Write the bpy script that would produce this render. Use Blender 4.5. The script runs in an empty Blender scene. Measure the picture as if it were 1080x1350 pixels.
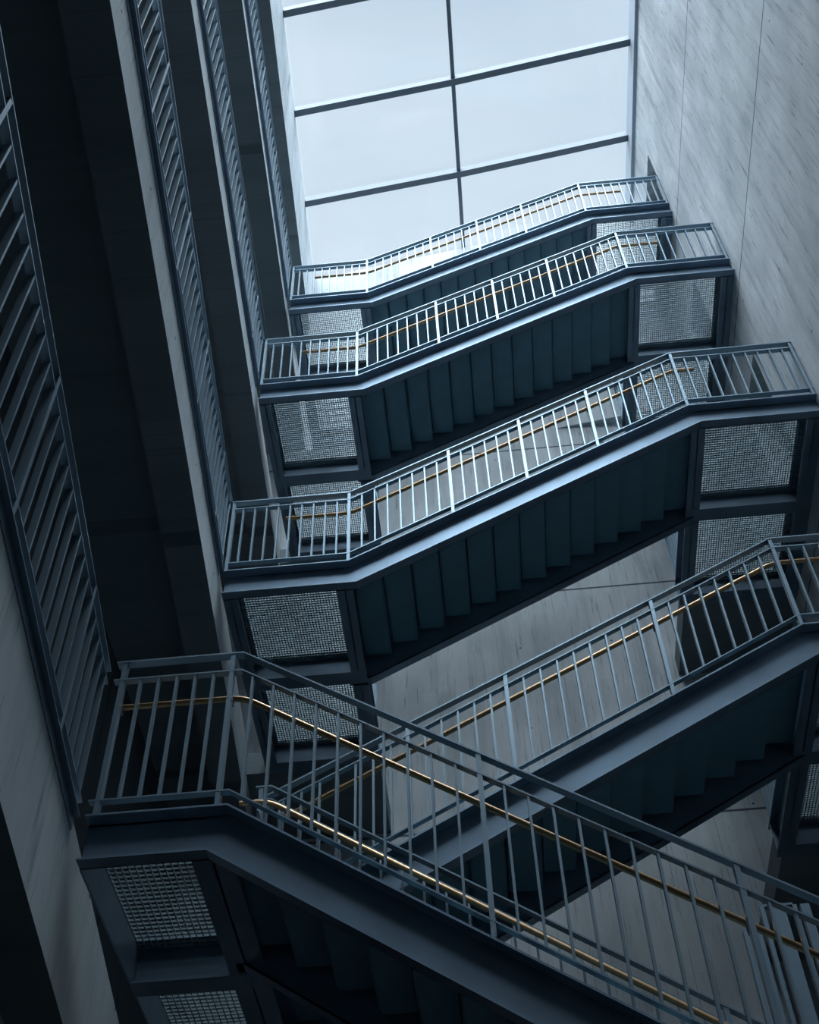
import bpy, bmesh, math, random
from mathutils import Vector, Matrix
random.seed(7)
S = bpy.context.scene
COL = S.collection
ZC = 1.6                       # eye height: levels below are given relative to the eye

# ------------------------------------------------------------------ camera
R = ((0.99557612, -0.08646019, -0.0367809),
     (0.09014386, 0.76852133, 0.63344223),
     (-0.02650063, -0.63395552, 0.77291533))
cam = bpy.data.objects.new('camera', bpy.data.cameras.new('camera'))
COL.objects.link(cam)
rot = Matrix(((R[0][0], -R[0][1], -R[0][2]), (R[1][0], -R[1][1], -R[1][2]), (R[2][0], -R[2][1], -R[2][2])))
cam.matrix_world = Matrix.Translation((0, 0, ZC)) @ rot.to_4x4()
cam.data.sensor_fit = 'HORIZONTAL'; cam.data.sensor_width = 36.0
cam.data.lens = 1640.0 / 1080.0 * 36.0
cam.data.clip_start = 0.05; cam.data.clip_end = 200
S.camera = cam
S.view_settings.view_transform = 'Standard'; S.view_settings.look = 'None'
S.view_settings.gamma = 1.0; S.view_settings.use_curve_mapping = False
S.view_settings.exposure = 0.0

# ------------------------------------------------------------------ sky (overcast) and soft sun
W = bpy.data.worlds.new('overcast_sky'); S.world = W; W.use_nodes = True
nt = W.node_tree; nt.nodes.clear()
out = nt.nodes.new('ShaderNodeOutputWorld'); bg = nt.nodes.new('ShaderNodeBackground')
tc = nt.nodes.new('ShaderNodeTexCoord'); no = nt.nodes.new('ShaderNodeTexNoise'); rp = nt.nodes.new('ShaderNodeValToRGB')
mp = nt.nodes.new('ShaderNodeMapping'); mp.inputs['Scale'].default_value = (1.0, 3.0, 1.0)
no.inputs['Scale'].default_value = 3.0; no.inputs['Detail'].default_value = 4
rp.color_ramp.elements[0].position = 0.3; rp.color_ramp.elements[0].color = (0.60, 0.71, 0.82, 1)
rp.color_ramp.elements[1].position = 0.62; rp.color_ramp.elements[1].color = (0.71, 0.80, 0.88, 1)
nt.links.new(tc.outputs['Generated'], mp.inputs['Vector']); nt.links.new(mp.outputs['Vector'], no.inputs['Vector'])
nt.links.new(no.outputs['Fac'], rp.inputs['Fac']); nt.links.new(rp.outputs['Color'], bg.inputs['Color'])
bg.inputs['Strength'].default_value = 1.06; nt.links.new(bg.outputs['Background'], out.inputs['Surface'])
sun = bpy.data.objects.new('sun', bpy.data.lights.new('sun', 'SUN')); COL.objects.link(sun)
sun.data.energy = 17.0; sun.data.color = (0.84, 0.93, 1.0); sun.data.angle = math.radians(75)
sd = Vector((0.0, 0.45, -1.0)).normalized()      # travel direction of the light
sun.rotation_euler = sd.to_track_quat('-Z', 'Y').to_euler()

# ------------------------------------------------------------------ materials
def new_mat(name):
    m = bpy.data.materials.new(name); m.use_nodes = True
    return m, m.node_tree, m.node_tree.nodes['Principled BSDF']
def math_node(t, op, a=None, b=None):
    n = t.nodes.new('ShaderNodeMath'); n.operation = op
    for i, v in enumerate((a, b)):
        if v is None: continue
        if isinstance(v, (int, float)): n.inputs[i].default_value = v
        else: t.links.new(v, n.inputs[i])
    return n.outputs[0]
def concrete(name, c0, c1, joints=(), streak=0.5, rough=0.85, board=0.14, axis='XY'):
    m, t, p = new_mat(name)
    tc = t.nodes.new('ShaderNodeTexCoord'); sx = t.nodes.new('ShaderNodeSeparateXYZ')
    t.links.new(tc.outputs['Object'], sx.inputs[0])
    u = math_node(t, 'ADD', sx.outputs[0], sx.outputs[1]) if axis == 'XY' else sx.outputs[1]; z = sx.outputs[2]
    def noise(su, sz, detail=5, rg=0.6, off=0.0):
        cb = t.nodes.new('ShaderNodeCombineXYZ')
        t.links.new(math_node(t, 'MULTIPLY', u, su), cb.inputs[0]); t.links.new(math_node(t, 'MULTIPLY', z, sz), cb.inputs[1])
        cb.inputs[2].default_value = off
        n = t.nodes.new('ShaderNodeTexNoise'); n.inputs['Scale'].default_value = 1.0
        n.inputs['Detail'].default_value = detail; n.inputs['Roughness'].default_value = rg
        t.links.new(cb.outputs[0], n.inputs['Vector']); return n.outputs['Fac']
    def ramp(f, a, b, lo=(0, 0, 0, 1), hi=(1, 1, 1, 1)):
        r = t.nodes.new('ShaderNodeValToRGB'); r.color_ramp.elements[0].position = a; r.color_ramp.elements[1].position = b
        r.color_ramp.elements[0].color = lo; r.color_ramp.elements[1].color = hi
        t.links.new(f, r.inputs['Fac']); return r.outputs['Color']
    base = ramp(noise(0.9, 0.55), 0.3, 0.72, (*c0, 1), (*c1, 1))
    def mult(col, fac, dark):
        mx = t.nodes.new('ShaderNodeMix'); mx.data_type = 'RGBA'; mx.blend_type = 'MULTIPLY'
        t.links.new(fac, mx.inputs['Factor']); t.links.new(col, mx.inputs[6]); mx.inputs[7].default_value = (*dark, 1)
        return mx.outputs[2]
    # vertical board marks of uneven tone, one value per board
    bi = math_node(t, 'FLOOR', math_node(t, 'DIVIDE', u, board))
    wn = t.nodes.new('ShaderNodeTexWhiteNoise'); wn.noise_dimensions = '2D'
    cb = t.nodes.new('ShaderNodeCombineXYZ'); t.links.new(bi, cb.inputs[0])
    t.links.new(math_node(t, 'FLOOR', math_node(t, 'DIVIDE', z, 2.15)), cb.inputs[1]); t.links.new(cb.outputs[0], wn.inputs['Vector'])
    col = mult(base, ramp(wn.outputs['Value'], 0.2, 1.0, (0, 0, 0, 1), (0.30, 0.30, 0.30, 1)), (0.72, 0.74, 0.76))
    # broad vertical stains and short dark dashes along the boards
    col = mult(col, ramp(noise(5.0, 0.35, 4, 0.6, 3.0), 0.5, 0.75), (1 - .35 * streak,) * 3)
    col = mult(col, ramp(noise(30.0, 1.5, 3, 0.6, 9.0), 0.60, 0.70), (1 - .55 * streak,) * 3)
    col = mult(col, ramp(noise(60.0, 14.0, 2, 0.5, 5.0), 0.70, 0.76), (1 - .6 * streak,) * 3)
    # thin seams between boards, broken up
    fr = math_node(t, 'FRACT', math_node(t, 'DIVIDE', u, board))
    seam = math_node(t, 'LESS_THAN', fr, 0.05)
    seam = math_node(t, 'MULTIPLY', seam, ramp(noise(3.0, 0.9, 2, 0.5, 12.0), 0.48, 0.6))
    col = mult(col, seam, (0.62, 0.64, 0.66))
    # tie holes
    du = math_node(t, 'SUBTRACT', math_node(t, 'FRACT', math_node(t, 'DIVIDE', u, 1.25)), 0.5)
    dz = math_node(t, 'SUBTRACT', math_node(t, 'FRACT', math_node(t, 'DIVIDE', z, 1.43)), 0.5)
    du = math_node(t, 'MULTIPLY', du, 1.25); dz = math_node(t, 'MULTIPLY', dz, 1.43)
    d2 = math_node(t, 'ADD', math_node(t, 'MULTIPLY', du, du), math_node(t, 'MULTIPLY', dz, dz))
    col = mult(col, math_node(t, 'LESS_THAN', d2, 0.00022), (0.12, 0.14, 0.16))
    for jz in joints:                                  # horizontal pour joints
        a = math_node(t, 'ABSOLUTE', math_node(t, 'SUBTRACT', z, jz))
        col = mult(col, math_node(t, 'LESS_THAN', a, 0.016), (0.18, 0.20, 0.22))
    t.links.new(col, p.inputs['Base Color']); p.inputs['Roughness'].default_value = rough
    p.inputs['Specular IOR Level'].default_value = 0.25
    bm = t.nodes.new('ShaderNodeBump'); bm.inputs['Strength'].default_value = 0.15; bm.inputs['Distance'].default_value = 0.01
    t.links.new(noise(25, 6), bm.inputs['Height']); t.links.new(bm.outputs[0], p.inputs['Normal'])
    return m
def painted(name, c, rough=0.38, metal=0.0, spec=0.5, var=0.25):
    m, t, p = new_mat(name)
    tc = t.nodes.new('ShaderNodeTexCoord'); n = t.nodes.new('ShaderNodeTexNoise')
    n.inputs['Scale'].default_value = 2.2; n.inputs['Detail'].default_value = 6
    r = t.nodes.new('ShaderNodeValToRGB'); r.color_ramp.elements[0].position = .3; r.color_ramp.elements[1].position = .75
    r.color_ramp.elements[0].color = (*[v * (1 - var) for v in c], 1); r.color_ramp.elements[1].color = (*[v * (1 + var * .4) for v in c], 1)
    t.links.new(tc.outputs['Object'], n.inputs['Vector']); t.links.new(n.outputs['Fac'], r.inputs['Fac'])
    t.links.new(r.outputs['Color'], p.inputs['Base Color'])
    p.inputs['Roughness'].default_value = rough; p.inputs['Metallic'].default_value = metal
    p.inputs['Specular IOR Level'].default_value = spec
    return m
M_wallr = concrete('concrete_board_marked', (0.37, 0.40, 0.425), (0.62, 0.645, 0.665), joints=(15.15 + ZC, 19.35 + ZC, 10.9 + ZC, 6.7 + ZC), streak=1.0)
M_spine = concrete('concrete_spine', (0.36, 0.385, 0.40), (0.56, 0.585, 0.60), joints=(13.06 + ZC, 9.05 + ZC, 16.5 + ZC, 4.9 + ZC), streak=0.8, board=0.21)
M_slab = concrete('concrete_slab', (0.36, 0.41, 0.44), (0.58, 0.62, 0.64), streak=0.6, board=3.0)
M_soffit_shaded = concrete('concrete_soffit_shaded', (0.12, 0.15, 0.165), (0.19, 0.22, 0.235), streak=0.4, board=3.6, axis='Y')  # same concrete as the slabs, with the underside's shade put into its colour
M_plain = concrete('concrete_plain', (0.30, 0.33, 0.36), (0.42, 0.45, 0.47), streak=0.3, board=1.2)
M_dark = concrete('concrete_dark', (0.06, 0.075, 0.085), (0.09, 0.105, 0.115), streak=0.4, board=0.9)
M_steel = painted('steel_blue_grey_paint', (0.175, 0.245, 0.32), rough=0.40, metal=0.6)
M_rail = painted('rail_blue_grey_paint', (0.21, 0.285, 0.345), rough=0.36, metal=0.65, var=0.12)
M_tread = painted('tread_plate_paint', (0.12, 0.23, 0.29), rough=0.55, spec=0.3)
M_grate = painted('galvanised_grating', (0.26, 0.35, 0.39), rough=0.35, metal=0.2, spec=0.7)
M_brass = painted('brushed_brass', (0.44, 0.28, 0.15), rough=0.42, metal=0.9)
M_alu = painted('aluminium_frame', (0.115, 0.14, 0.17), rough=0.6, spec=0.4, var=0.1)
M_alu_lit = painted('aluminium_frame_lit', (0.36, 0.41, 0.47), rough=0.5, spec=0.4, var=0.1)  # paler copy of the frame aluminium; its lit look is put into the colour
M_glass, t, p = new_mat('skylight_glass'); t.nodes.remove(p)
tr = t.nodes.new('ShaderNodeBsdfTransparent'); tr.inputs['Color'].default_value = (0.95, 0.98, 1.0, 1)
gl = t.nodes.new('ShaderNodeBsdfGlossy'); gl.inputs['Roughness'].default_value = 0.08
mx = t.nodes.new('ShaderNodeMixShader'); mx.inputs['Fac'].default_value = 0.04
t.links.new(tr.outputs[0], mx.inputs[1]); t.links.new(gl.outputs[0], mx.inputs[2])
t.links.new(mx.outputs[0], t.nodes['Material Output'].inputs['Surface'])

# ------------------------------------------------------------------ mesh helpers
def build(name, bm, mat, parent=None, smooth=False):
    bmesh.ops.recalc_face_normals(bm, faces=bm.faces[:])
    me = bpy.data.meshes.new(name); bm.to_mesh(me); bm.free(); me.materials.append(mat)
    if smooth:
        for f in me.polygons: f.use_smooth = True
    o = bpy.data.objects.new(name, me); COL.objects.link(o)
    if parent is not None: o.parent = parent
    return o
def hexa(bm, pts):
    v = [bm.verts.new(p) for p in pts]
    for f in ((0, 1, 2, 3), (4, 5, 6, 7), (0, 1, 5, 4), (1, 2, 6, 5), (2, 3, 7, 6), (3, 0, 4, 7)):
        bm.faces.new([v[i] for i in f])
def box(bm, x0, x1, y0, y1, z0, z1):
    hexa(bm, [(x0, y0, z0), (x1, y0, z0), (x1, y1, z0), (x0, y1, z0), (x0, y0, z1), (x1, y0, z1), (x1, y1, z1), (x0, y1, z1)])
def newbox(name, mat, parent, *a):
    bm = bmesh.new(); box(bm, *a); return build(name, bm, mat, parent)
def strip(bm, line, dlo, dhi, y0, y1):
    """solid between two vertical/mitred offsets of a polyline in XZ, y0..y1. d = perpendicular offset (negative = below)"""
    n = len(line); offs = []
    for i, (x, z) in enumerate(line):
        dirs = []
        if i > 0: a = line[i - 1]; dirs.append(Vector((x - a[0], z - a[1])).normalized())
        if i < n - 1: b = line[i + 1]; dirs.append(Vector((b[0] - x, b[1] - z)).normalized())
        ns = [Vector((-d.y, d.x)) for d in dirs]
        m = sum(ns, Vector((0, 0))).normalized(); k = 1.0 / max(.3, m.dot(ns[0]))
        if len(dirs) == 1 : m, k = Vector((0, 1)), 1.0 / max(.3, ns[0].y)
        offs.append(m * k)
    lo = [(line[i][0] + offs[i].x * dlo, line[i][1] + offs[i].y * dlo) for i in range(n)]
    hi = [(line[i][0] + offs[i].x * dhi, line[i][1] + offs[i].y * dhi) for i in range(n)]
    for i in range(n - 1):
        hexa(bm, [(lo[i][0], y0, lo[i][1]), (lo[i + 1][0], y0, lo[i + 1][1]), (lo[i + 1][0], y1, lo[i + 1][1]), (lo[i][0], y1, lo[i][1]),
                  (hi[i][0], y0, hi[i][1]), (hi[i + 1][0], y0, hi[i + 1][1]), (hi[i + 1][0], y1, hi[i + 1][1]), (hi[i][0], y1, hi[i][1])])
def vstrip(bm, line, z0, z1, y0, y1):
    """like strip but offset vertically"""
    for (xa, za), (xb, zb) in zip(line[:-1], line[1:]):
        hexa(bm, [(xa, y0, za + z0), (xb, y0, zb + z0), (xb, y1, zb + z0), (xa, y1, za + z0),
                  (xa, y0, za + z1), (xb, y0, zb + z1), (xb, y1, zb + z1), (xa, y1, za + z1)])
def tube(bm, pts, r, seg=12):
    pts = [Vector(q) for q in pts]; rings = []
    for i, q in enumerate(pts):
        d = ((pts[i] - pts[i - 1]).normalized() if i > 0 else Vector()) + ((pts[i + 1] - pts[i]).normalized() if i < len(pts) - 1 else Vector())
        d.normalize(); a = d.orthogonal().normalized()
        if abs(d.z) < .95: a = (Vector((0, 0, 1)) - d * d.z).normalized()
        b = d.cross(a)
        rings.append([bm.verts.new(q + (a * math.cos(2 * math.pi * k / seg) + b * math.sin(2 * math.pi * k / seg)) * r) for k in range(seg)])
    for i in range(len(rings) - 1):
        for k in range(seg):
            bm.faces.new([rings[i][k], rings[i][(k + 1) % seg], rings[i + 1][(k + 1) % seg], rings[i + 1][k]])
    bm.faces.new(rings[0][::-1]); bm.faces.new(rings[-1])
def thing(name, label, cat, loc, group=None):
    o = bpy.data.objects.new(name, None); COL.objects.link(o); o.location = loc; o.empty_display_size = .3
    o['label'] = label; o['category'] = cat
    if group: o['group'] = group
    return o
def structure(o): o['kind'] = 'structure'; return o
def copy_part(src, parent, loc):
    c = src.copy(); COL.objects.link(c); c.parent = parent; c.location = loc; return c

# ------------------------------------------------------------------ levels (relative to the eye)
XC, XL, XR, XE = -2.386, -1.121, 2.719, 4.165
RISE = 2.15
ST = {2: dict(Y=7.62, z=4.93, xc=-1.70, xl=-1.64, xr=2.81, rise=2.455, W=1.42),
      3: dict(Y=8.26, z=9.41, xc=XC, xl=XL, xr=XR, rise=RISE, W=1.49),
      4: dict(Y=8.78, z=13.59, xc=XC, xl=XL, xr=XR, rise=RISE, W=1.49),
      5: dict(Y=9.98, z=17.88, xc=XC, xl=XL, xr=XR, rise=RISE, W=1.49)}
XW = 4.17                       # right wall
SPINE = 10.35
D = 0.335                       # channel depth
GRAV = {2: (-2.50, 6.2, -.123, 4.86), 3: (-2.39, 8.26, -.069, 9.43), 4: (-2.395, 8.78, -.042, 13.62), 5: (-2.40, 9.98, -.030, 17.95)}

# ------------------------------------------------------------------ right wall with door openings
def holed_wall(name, mat, x0, x1, ya, yb, za, zb, holes):
    bm = bmesh.new(); zz = za
    for (h0, h1, z0, z1) in sorted(holes, key=lambda h: h[2]):
        box(bm, x0, x1, ya, yb, zz, z0)
        box(bm, x0, x1, ya, h0, z0, z1); box(bm, x0, x1, h1, yb, z0, z1); zz = z1
    box(bm, x0, x1, ya, yb, zz, zb)
    return structure(build(name, bm, mat))
TOP = 24.0
holes = []
for k, off in ((2, 1.15), (3, 1.12), (4, 1.5), (5, .04)):
    s = ST[k]; zl = s['z'] + s['rise'] + ZC
    holes.append((s['Y'] + off, s['Y'] + off + .95, zl - .02, zl + (2.6 if k == 3 else 2.12)))
YF, YB = -7.0, 14.2
holed_wall('wall_right', M_wallr, XW, XW + .32, YF, YB, 0, TOP + ZC + .3, holes)
for i, h in enumerate(holes):                 # the dark passage behind each doorway
    bm = bmesh.new(); x0, x1 = XW + .32, XW + 2.6
    box(bm, x0, x1, h[0] - .5, h[0] - .4, h[2] - .1, h[3] + .4); box(bm, x0, x1, h[1] + .8, h[1] + .9, h[2] - .1, h[3] + .4)
    box(bm, x0, x1, h[0] - .5, h[1] + .9, h[2] - .2, h[2] - .1); box(bm, x0, x1, h[0] - .5, h[1] + .9, h[3] + .4, h[3] + .5)
    box(bm, x1, x1 + .1, h[0] - .5, h[1] + .9, h[2] - .2, h[3] + .5)
    structure(build('wall_passage' if i == 0 else 'wall_passage.%03d' % i, bm, M_plain))
# left wall, front wall, floor, spine wall, back wall
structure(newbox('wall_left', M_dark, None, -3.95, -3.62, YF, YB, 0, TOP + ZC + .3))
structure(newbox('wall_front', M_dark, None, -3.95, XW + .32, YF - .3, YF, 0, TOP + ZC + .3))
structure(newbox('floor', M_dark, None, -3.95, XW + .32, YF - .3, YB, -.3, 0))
def yback(x): return 12.95 + (x + 2.5) * (12.1 - 12.95) / 6.6
bm = bmesh.new()
xa, xb = -3.7, XW + .1
ZU = 17.0 + ZC                  # the upper wall is turned slightly; the lower wall is square to the stairs
box(bm, xa, xb, 12.4, 12.7, 0, ZU)
hexa(bm, [(xa, yback(xa), ZU), (xb, yback(xb), ZU), (xb, yback(xb) + .3, ZU), (xa, yback(xa) + .3, ZU),
          (xa, yback(xa), TOP + ZC - .02), (xb, yback(xb), TOP + ZC - .02), (xb, yback(xb) + .3, TOP + ZC - .02), (xa, yback(xa) + .3, TOP + ZC - .02)])
structure(build('wall_back', bm, M_spine))

# ------------------------------------------------------------------ galleries on the left
YS = 0.6
def edge_x(k, y): xc, yc, g, _ = GRAV[k]; return xc + g * (y - yc)
def prism_y(bm, k, o0, o1, z0, z1, y0, y1):
    """solid running along the gallery edge between sideways offsets o0..o1 (negative = under the gallery)"""
    a, b = edge_x(k, y0), edge_x(k, y1)
    hexa(bm, [(a + o0, y0, z0), (a + o1, y0, z0), (b + o1, y1, z0), (b + o0, y1, z0),
              (a + o0, y0, z1), (a + o1, y0, z1), (b + o1, y1, z1), (b + o0, y1, z1)])
GRAV[6] = (-2.40, 7.1, -.037, 22.3)
for k in (2, 3, 4, 5, 6):
    zf = GRAV[k][3] + ZC
    bm = bmesh.new()
    y1 = 12.9
    zt = zf - .014 if k < 6 else TOP + ZC + .1
    inner = -.045 if k < 6 else 0.0
    prism_y(bm, k, -.40, inner, {2: 3.92, 3: 8.79, 4: 13.15, 5: 17.64, 6: 21.8}[k] + ZC, zt, YF, y1)          # edge beam
    a = -3.62
    bx = [edge_x(k, YF) - .40, edge_x(k, y1) - .40]
    z0 = zf - .38 if k < 6 else 23.4 + ZC
    hexa(bm, [(a, YF, z0), (bx[0], YF, z0), (bx[1], y1, z0), (a, y1, z0), (a, YF, zt), (bx[0], YF, zt), (bx[1], y1, zt), (a, y1, zt)])
    o = structure(build('trim_%d' % (k - 1), bm, M_slab))
    o.data.materials.append(M_soffit_shaded)
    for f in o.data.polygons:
        if f.normal.z < -.5: f.material_index = 1  # downward faces get the concrete with shade in its colour
def flat_railing(parent, length_pts):
    pass
def gallery_rail(k, label, y_end, post_every=9, sp=.15):
    xc, yc, g, zf = GRAV[k]
    root = thing('gallery_railing', label, 'railing', (xc, yc, zf + ZC), 'railings along the left galleries')
    ang = math.atan(-g)                  # local +X of the parts points toward the viewer (-Y)
    L = (y_end - YS)
    def P(s, off=0): return (-g * s + off, -s)            # s metres toward the viewer
    def bar(o0, o1, z0, z1, name, par, mat=M_rail, s0=0.0):
        bm = bmesh.new(); a = P(s0); b = P(L)
        hexa(bm, [(a[0] + o0, a[1], z0), (a[0] + o1, a[1], z0), (b[0] + o1, b[1], z0), (b[0] + o0, b[1], z0),
                  (a[0] + o0, a[1], z1), (a[0] + o1, a[1], z1), (b[0] + o1, b[1], z1), (b[0] + o0, b[1], z1)])
        return build(name, bm, mat, par)
    H = 1.10 if k != 2 else 1.24
    bar(-.06, .0, H - .012, H, 'top_rail', root)
    bar(-.055, -.005, H - .132, H - .12, 'middle_rail', root)
    bar(-.055, -.005, .10, .112, 'bottom_rail', root)
    # fascia channel under the railing
    bm = bmesh.new(); a = P(0); b = P(L)
    for (o0, o1, z0, z1) in ((-.12, .0, -.012, 0.0), (-.043, -.037, -.10, 0.0)):
        hexa(bm, [(a[0] + o0, a[1], z0), (a[0] + o1, a[1], z0), (b[0] + o1, b[1], z0), (b[0] + o0, b[1], z0),
                  (a[0] + o0, a[1], z1), (a[0] + o1, a[1], z1), (b[0] + o1, b[1], z1), (b[0] + o0, b[1], z1)])
    build('fascia_channel', bm, M_steel, root)
    bal = None; post = None; n = int(L / sp)
    for i in range(n):
        s = sp / 2 + i * sp; x, y = P(s)
        if i % post_every == post_every // 2:
            if post is None:
                post = newbox('post', M_rail, root, -.058, -.002, -.016, .016, 0, H - .012); post.location = (x, y, 0)
            else: copy_part(post, root, (x, y, 0))
        else:
            if bal is None:
                bal = newbox('baluster', M_rail, root, -.05, -.008, -.008, .008, .112, H - .132); bal.location = (x, y, 0)
            else: copy_part(bal, root, (x, y, 0))
    return root
gallery_rail(2, 'lowest and nearest gallery railing at the left edge, running into the lowest landing', 6.2, sp=.18)
gallery_rail(3, 'second gallery railing from the bottom, ending at the landing of the brightly backed middle stair', 8.26)
gallery_rail(4, 'third gallery railing from the bottom, just below the topmost one', 8.78)
gallery_rail(5, 'topmost gallery railing on the left, ending under the skylight', 9.98)

# concrete floor strips between the landings' far ends and the back wall
nt_ = 6
for k in (2, 3, 4):
    s = ST[k]; y0 = s['Y'] + 2.85
    for (x0, x1, z) in ((-3.6, s['xl'] + .02, s['z']), (s['xr'] + .04, XW, s['z'] + s['rise'])):
        bm = bmesh.new(); z += ZC
        hexa(bm, [(x0, y0, z - .30), (x1, y0, z - .30), (x1, 12.45, z - .30), (x0, 12.45, z - .30),
                  (x0, y0, z), (x1, y0, z), (x1, 12.45, z), (x0, 12.45, z)])
        structure(build('trim_%d' % nt_, bm, M_soffit_shaded)); nt_ += 1

# ------------------------------------------------------------------ staircases
def grating(parent, x0, x1, y0, y1, z, px=.030, py=.033):
    bm = bmesh.new(); dz = .015
    n = max(2, int(round((x1 - x0) / px))); m = max(2, int(round((y1 - y0) / py)))
    for i in range(n + 1):
        x = x0 + (x1 - x0) * i / n; box(bm, x - .004, x + .004, y0, y1, z - .014, z)
    for j in range(m + 1):
        y = y0 + (y1 - y0) * j / m; box(bm, x0, x1, y - .005, y + .005, z - dz, z)
    return build('grating', bm, M_grate, parent)
def landing(parent, x0, x1, y0, bays, z, pitch, left_in=.14, right_in=.16, px=.030, py=.033, first=.10):
    """frame of channels with gratings; y0 = front face, bays along Y"""
    bm = bmesh.new(); y1 = y0 + bays * pitch + .09
    t = .012
    for (a, b, s) in ((x0, x0 + left_in, 1), (x1 - right_in, x1, -1)):      # side beams (along Y)
        box(bm, a, b, y0 + .11, y1, z - D, z - D + .014)
        xw = b - .02 if s < 0 else a + .02
        xm = (a + b) / 2
        box(bm, xm - .006, xm + .006, y0 + .11, y1, z - D, z - .002)
        box(bm, a, b, y0 + .11, y1, z - .014, z - .002)
    for i in range(1, bays + 1):                                              # cross beams (along X)
        yc = y0 + i * pitch
        box(bm, x0, x1, yc - .09, yc + .09, z - D - .002, z - D + .012)
        box(bm, x0, x1, yc - .006, yc + .006, z - D, z - .001)
        box(bm, x0, x1, yc - .09, yc + .09, z - .016, z - .001)
    build('landing_frame', bm, M_steel, parent)
    for i in range(bays):
        ya = y0 + i * pitch + (first if i == 0 else .006); yb = y0 + (i + 1) * pitch - .006
        grating(parent, x0 + left_in / 2 + .006, x1 - right_in / 2 - .006, ya, yb, z - .02, px, py)
def railing(parent, line, y, posts, fills, top=1.10, name='railing', handrail=None, brackets=(), z_mid=.12, end_caps=True):
    """line = foot polyline (local), y = front face; posts = list of X; fills = list of (xa, xb, n) gaps filled by n-1 balusters"""
    def foot(x):
        if x <= line[0][0]: return line[0][1]
        for (xa, za), (xb, zb) in zip(line[:-1], line[1:]):
            if xa - 1e-6 <= x <= xb + 1e-6: return za + (zb - za) * (x - xa) / (xb - xa)
        return line[-1][1]
    bm = bmesh.new()
    vstrip(bm, line, top - .014, top, y - .004, y + .060)
    vstrip(bm, line, top - z_mid - .012, top - z_mid, y, y + .052)
    vstrip(bm, line, .10, .112, y, y + .052)
    rail = build(name, bm, M_rail, parent)
    pm = bm_ = None; first_post = first_bal = None
    for x in posts:
        if first_post is None:
            first_post = newbox('post', M_rail, rail, -.016, .016, y + .002, y + .056, 0, top - .012); first_post.location = (x, 0, foot(x))
        else: copy_part(first_post, rail, (x, 0, foot(x)))
    for (xa, xb, n) in fills:
        for i in range(1, n):
            x = xa + (xb - xa) * i / n
            if first_bal is None:
                first_bal = newbox('baluster', M_rail, rail, -.008, .008, y + .006, y + .048, .11, top - z_mid - .006); first_bal.location = (x, 0, foot(x))
            else: copy_part(first_bal, rail, (x, 0, foot(x)))
    if handrail:
        x0, x1, h, off = handrail
        pts = [(x0, foot(x0))] + [q for q in line[1:-1] if x0 < q[0] < x1] + [(x1, foot(x1))]
        fine = []
        for i, q in enumerate(pts):                   # soften the bends
            if 0 < i < len(pts) - 1:
                a = Vector(pts[i - 1]); b = Vector(q); c = Vector(pts[i + 1])
                for tt in (0, .25, .5, .75, 1):
                    p0 = b + (a - b).normalized() * .10; p2 = b + (c - b).normalized() * .10
                    fine.append((p0 * (1 - tt) ** 2 + b * 2 * tt * (1 - tt) + p2 * tt * tt)[:])
            else: fine.append(q)
        bm = bmesh.new(); tube(bm, [(q[0], y + off, q[1] + h) for q in fine], .021, 14)
        hr = build('handrail', bm, M_brass, parent, smooth=False)
        hr['label'] = 'brass handrail tube'
        fb = None
        for x in brackets:
            z = foot(x) + h
            if fb is None:
                bm = bmesh.new(); tube(bm, [(0, y + off, -.02), (0, y + off, -.07), (0, y + .05 if off > 0 else y, -.09)], .007, 8)
                fb = build('bracket', bm, M_steel, hr); fb.location = (x, 0, z)
            else: copy_part(fb, hr, (x, 0, z))
    return rail
def stair(k, s, label, right_landing=True, bays=2, pitch=1.37):
    root = thing('steel_staircase', label, 'staircase', (0, s['Y'], s['z'] + ZC), 'steel staircases crossing the shaft')
    xc, xl, xr, rise, Wd = s['xc'], s['xl'], s['xr'], s['rise'], s['W']
    desc = rise < 0
    line = [(xc, 0), (xl, 0), (xr, rise), (XE if right_landing else xr + .6, rise)]
    def channel(name, y_out, sgn, ln):
        bm = bmesh.new()
        a, b = sorted((y_out, y_out + sgn * .105)); w0, w1 = sorted((y_out + sgn * .095, y_out + sgn * .105))
        strip(bm, ln, -.014, 0, a, b); strip(bm, ln, -D, -D + .014, a, b); strip(bm, ln, -D, 0, w0, w1)
        return build(name, bm, M_steel, root)
    channel('stringer', 0.0, 1, line)
    channel('stringer', Wd, -1, [(xl - .15, 0), (xl, 0), (xr, rise), (xr + .15, rise)])
    # treads: folded plates
    n = 13 if abs(rise) < 2.3 else 15
    going = (xr - xl) / n; h = rise / n
    tr0 = None
    for i in range(0, n):
        if rise > 0: x = xl + going * (i - 0); z = h * i
        else: x = xl + going * i; z = h * (i + 1) if i < n - 1 else h * n
        if tr0 is None:
            bm = bmesh.new()
            if rise > 0:
                box(bm, 0, going + .015, .105, Wd - .105, -.010, -.002); box(bm, .035, going - .006, .13, Wd - .16, -.060, -.008); box(bm, 0, .008, .105, Wd - .105, -h + .004, -.03)
                box(bm, -.012, .0, .105, Wd - .105, -.04, -.002)
            else:
                box(bm, -.015, going, .105, Wd - .105, -.010, -.002); box(bm, .006, going - .035, .13, Wd - .16, -.060, -.008); box(bm, going - .008, going, .105, Wd - .105, h + .004, -.03)
                box(bm, going, going + .012, .105, Wd - .105, -.04, -.002)
            tr0 = build('tread', bm, M_tread, root); tr0.location = (x, 0, z)
        else: copy_part(tr0, root, (x, 0, z))
    # soffit plates: folded steel under each step, a sawtooth seen from below
    return root, line
def add_right_landing(root, s, bays=2, pitch=1.37):
    landing(root, s['xr'] - .02, XE, 0.0, bays, s['rise'], pitch, left_in=.16, right_in=.18)
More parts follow.
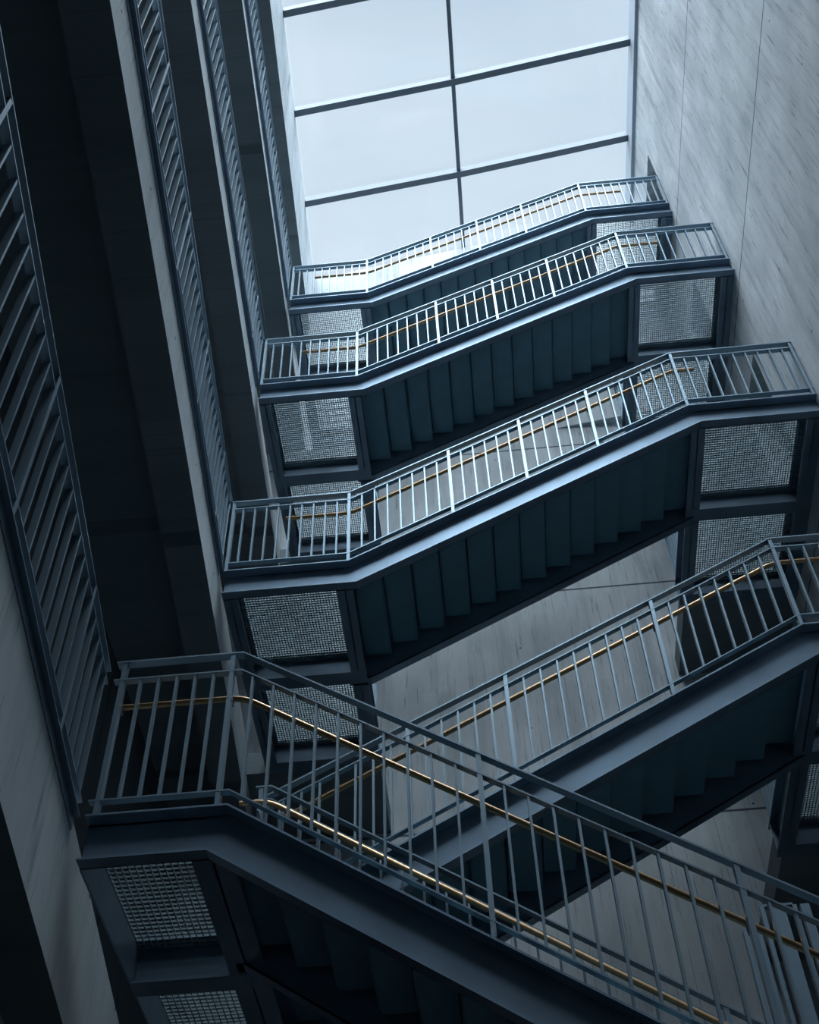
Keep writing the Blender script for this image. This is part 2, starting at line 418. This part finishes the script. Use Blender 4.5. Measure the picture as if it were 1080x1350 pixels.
def add_left_landing(root, s, bays=2, pitch=1.37, x1=None, **kw):
    a = dict(left_in=.14, right_in=.16); a.update(kw)
    landing(root, s['xc'], (s['xl'] + .04) if x1 is None else x1, 0.0, bays, 0.0, pitch, **a)
labels = {2: 'steel stair rising right from behind the nearest flight, second lowest of the five',
          3: 'middle steel stair of the five, rising right in front of the bright concrete wall',
          4: 'fourth steel stair from the bottom, just below the topmost one',
          5: 'topmost steel stair, its railing seen against the skylight'}
for k in (5, 4, 3, 2):
    s = ST[k]
    root, line = stair(k, s, labels[k])
    if k > 2: add_left_landing(root, s, bays=2)
    if k < 5: add_right_landing(root, s, bays=2)
    else:
        add_right_landing(root, s, bays=1); landing(root, s['xr'] - .02, XE, 1.37, 1, s['rise'], .65, left_in=.16, right_in=.18)
    xl, xr = s['xl'], s['xr']; dx = (xr - xl) / 28
    p1, p2, p3 = xl + 8 * dx, xl + 14 * dx, xl + 20 * dx
    posts = [s['xc'] + .02, xl, p1, p2, p3, xr, XE - .03]
    fills = [(s['xc'], xl, 10), (xl, p1, 8), (p1, p2, 6), (p2, p3, 6), (p3, xr, 8), (xr, XE, 10)]
    if k == 2:
        dx = .137; p3 = xr - 8 * .149; p2 = .29; p1 = p2 - 6 * .137 ; 
        posts = [xl, p1, p2, p3, xr, XE - .03]; fills = [(xl, p1, 8), (p1, p2, 6), (p2, p3, 9), (p3, xr, 8), (xr, XE, 10)]
        line = [(xl - .02, 0)] + line[1:]
    hx = {2: (xl + .1, 4.0), 3: (-1.82, 2.98), 4: (-1.92, 3.35), 5: (-2.03, 3.5)}[k]
    railing(root, line, 0.0, posts, fills, handrail=(hx[0], hx[1], .92, .15), brackets=[x for x in posts if hx[0] < x < hx[1]])
    # guards on the inner edges of the landings, behind the flight
    ya, yb = s['W'] + .02, (2.82 if k < 5 else 2.05)
    for (xg, zg) in ((xr + .02, s['rise']), (xl - .05, 0)):
        bm = bmesh.new()
        for zz in (1.088, .968, .10): box(bm, xg, xg + .05, ya, yb, zg + zz, zg + zz + .012)
        g = build('landing_guard', bm, M_rail, root); m = int((yb - ya) / .13); b0 = None
        for i in range(m + 1):
            y = ya + (yb - ya) * i / m
            if b0 is None: b0 = newbox('baluster', M_rail, g, xg + .002, xg + .045, -.008, .008, zg + .0, zg + 1.088); b0.location = (0, y, 0)
            else: copy_part(b0, g, (0, y, 0))

# nearest stair: descends to the right from the lowest landing
s1 = dict(Y=6.2, z=4.87, xc=-2.47, xl=-1.57, xr=2.55, rise=-.67 * 4.12, W=1.38)
root, line = stair(1, s1, 'nearest and lowest steel stair, descending right from the bottom-left landing')
add_left_landing(root, s1, bays=2, pitch=1.50, px=.047, py=.050, left_in=.0, right_in=.25)
landing(root, s1['xr'] - .02, XE, 0.0, 2, s1['rise'], 1.42, left_in=.16, right_in=.18)
line[-1] = (XE, s1['rise'])
xa, xb, xd = s1['xl'] - .07, .01, 1.42
posts = [s1['xc'] + .06, xa, xb, xd]; fills = [(s1['xc'] + .06, xa, 6), (xa, xb, 11), (xb, xd, 10), (xd, s1['xr'], 9)]
railing(root, line, 0.0, posts + [s1['xr']], fills, top=1.31, handrail=(s1['xc'] + .03, s1['xr'] + .3, 1.0, .14),
        brackets=[s1['xc'] + .06, xa, xb, xd], z_mid=.165)
line2 = [(s1['xl'] - .12, 0)] + line[1:]
yy = s1['W'] - .09
railing(root, line2, yy, [s1['xl'] - .08, xb, xd, s1['xr']], [(s1['xl'] - .08, xb, 11), (xb, xd, 10), (xd, s1['xr'], 9)], top=1.15, name='rear_railing',
        handrail=(s1['xl'] - .22, s1['xr'] + .3, .95, -.06), brackets=[s1['xl'] - .08, xb, xd])

# tall guard of flat plates standing on the nearest stair's rear stringer
gy = 1.47
bm = bmesh.new(); box(bm, 1.84, 2.06, gy, gy + .05, -.075, -.06); tg = build('tall_guard', bm, M_rail, root); tg['label'] = 'tall guard of wide flat plates'
for i, (x, w) in enumerate(((1.70, .016), (1.79, .014), (1.85, .014), (1.96, .042), (2.07, .014), (2.14, .03))):
    zf = -.67 * (x + 1.57)
    newbox('post', M_rail, tg, x - w, x + w, gy, gy + .05, zf, (-.075 if i > 1 else -.24))

# ------------------------------------------------------------------ skylight
def ybar(c, x):
    return c + (.7 - x) * .1 if x < .7 else c - (x - .7) * .126
win = bpy.data.objects.new('window_1', None); COL.objects.link(win); win['kind'] = 'structure'; win.location = (0, 0, TOP + ZC)
x_l, x_m, x_r = -2.7, .70, XW
def bar_seg(bm, xa, ya, xb, yb, w, z0, z1, along_x=True):
    if along_x: hexa(bm, [(xa, ya - w / 2, z0), (xb, yb - w / 2, z0), (xb, yb + w / 2, z0), (xa, ya + w / 2, z0), (xa, ya - w / 2, z1), (xb, yb - w / 2, z1), (xb, yb + w / 2, z1), (xa, ya + w / 2, z1)])
    else: hexa(bm, [(xa - w / 2, ya, z0), (xb - w / 2, yb, z0), (xb + w / 2, yb, z0), (xa + w / 2, ya, z0), (xa - w / 2, ya, z1), (xb - w / 2, yb, z1), (xb + w / 2, yb, z1), (xa + w / 2, ya, z1)])
for c in [8.99 + 1.91 * i for i in range(-6, 3)]:
    bm = bmesh.new()
    bar_seg(bm, x_l, ybar(c, x_l), x_m, ybar(c, x_m), .13, 0, .20); bar_seg(bm, x_m, ybar(c, x_m), x_r, ybar(c, x_r), .13, 0, .20)
    build('glazing_bar', bm, M_alu, win)
bm = bmesh.new(); bar_seg(bm, .78, YF, .655, 13.2, .075, .05, .20, False); build('glazing_bar', bm, M_alu, win)
bm = bmesh.new(); box(bm, 4.11, XW, YF, 13.5, -.42, .22); build('window_frame', bm, M_alu_lit, win)
bm = bmesh.new(); box(bm, -3.9, XW, YF, 14.0, .205, .215); build('pane', bm, M_glass, win)
structure(newbox('ceiling', M_plain, None, -3.95, -2.9, YF, YB, TOP + ZC + .22, TOP + ZC + .4))
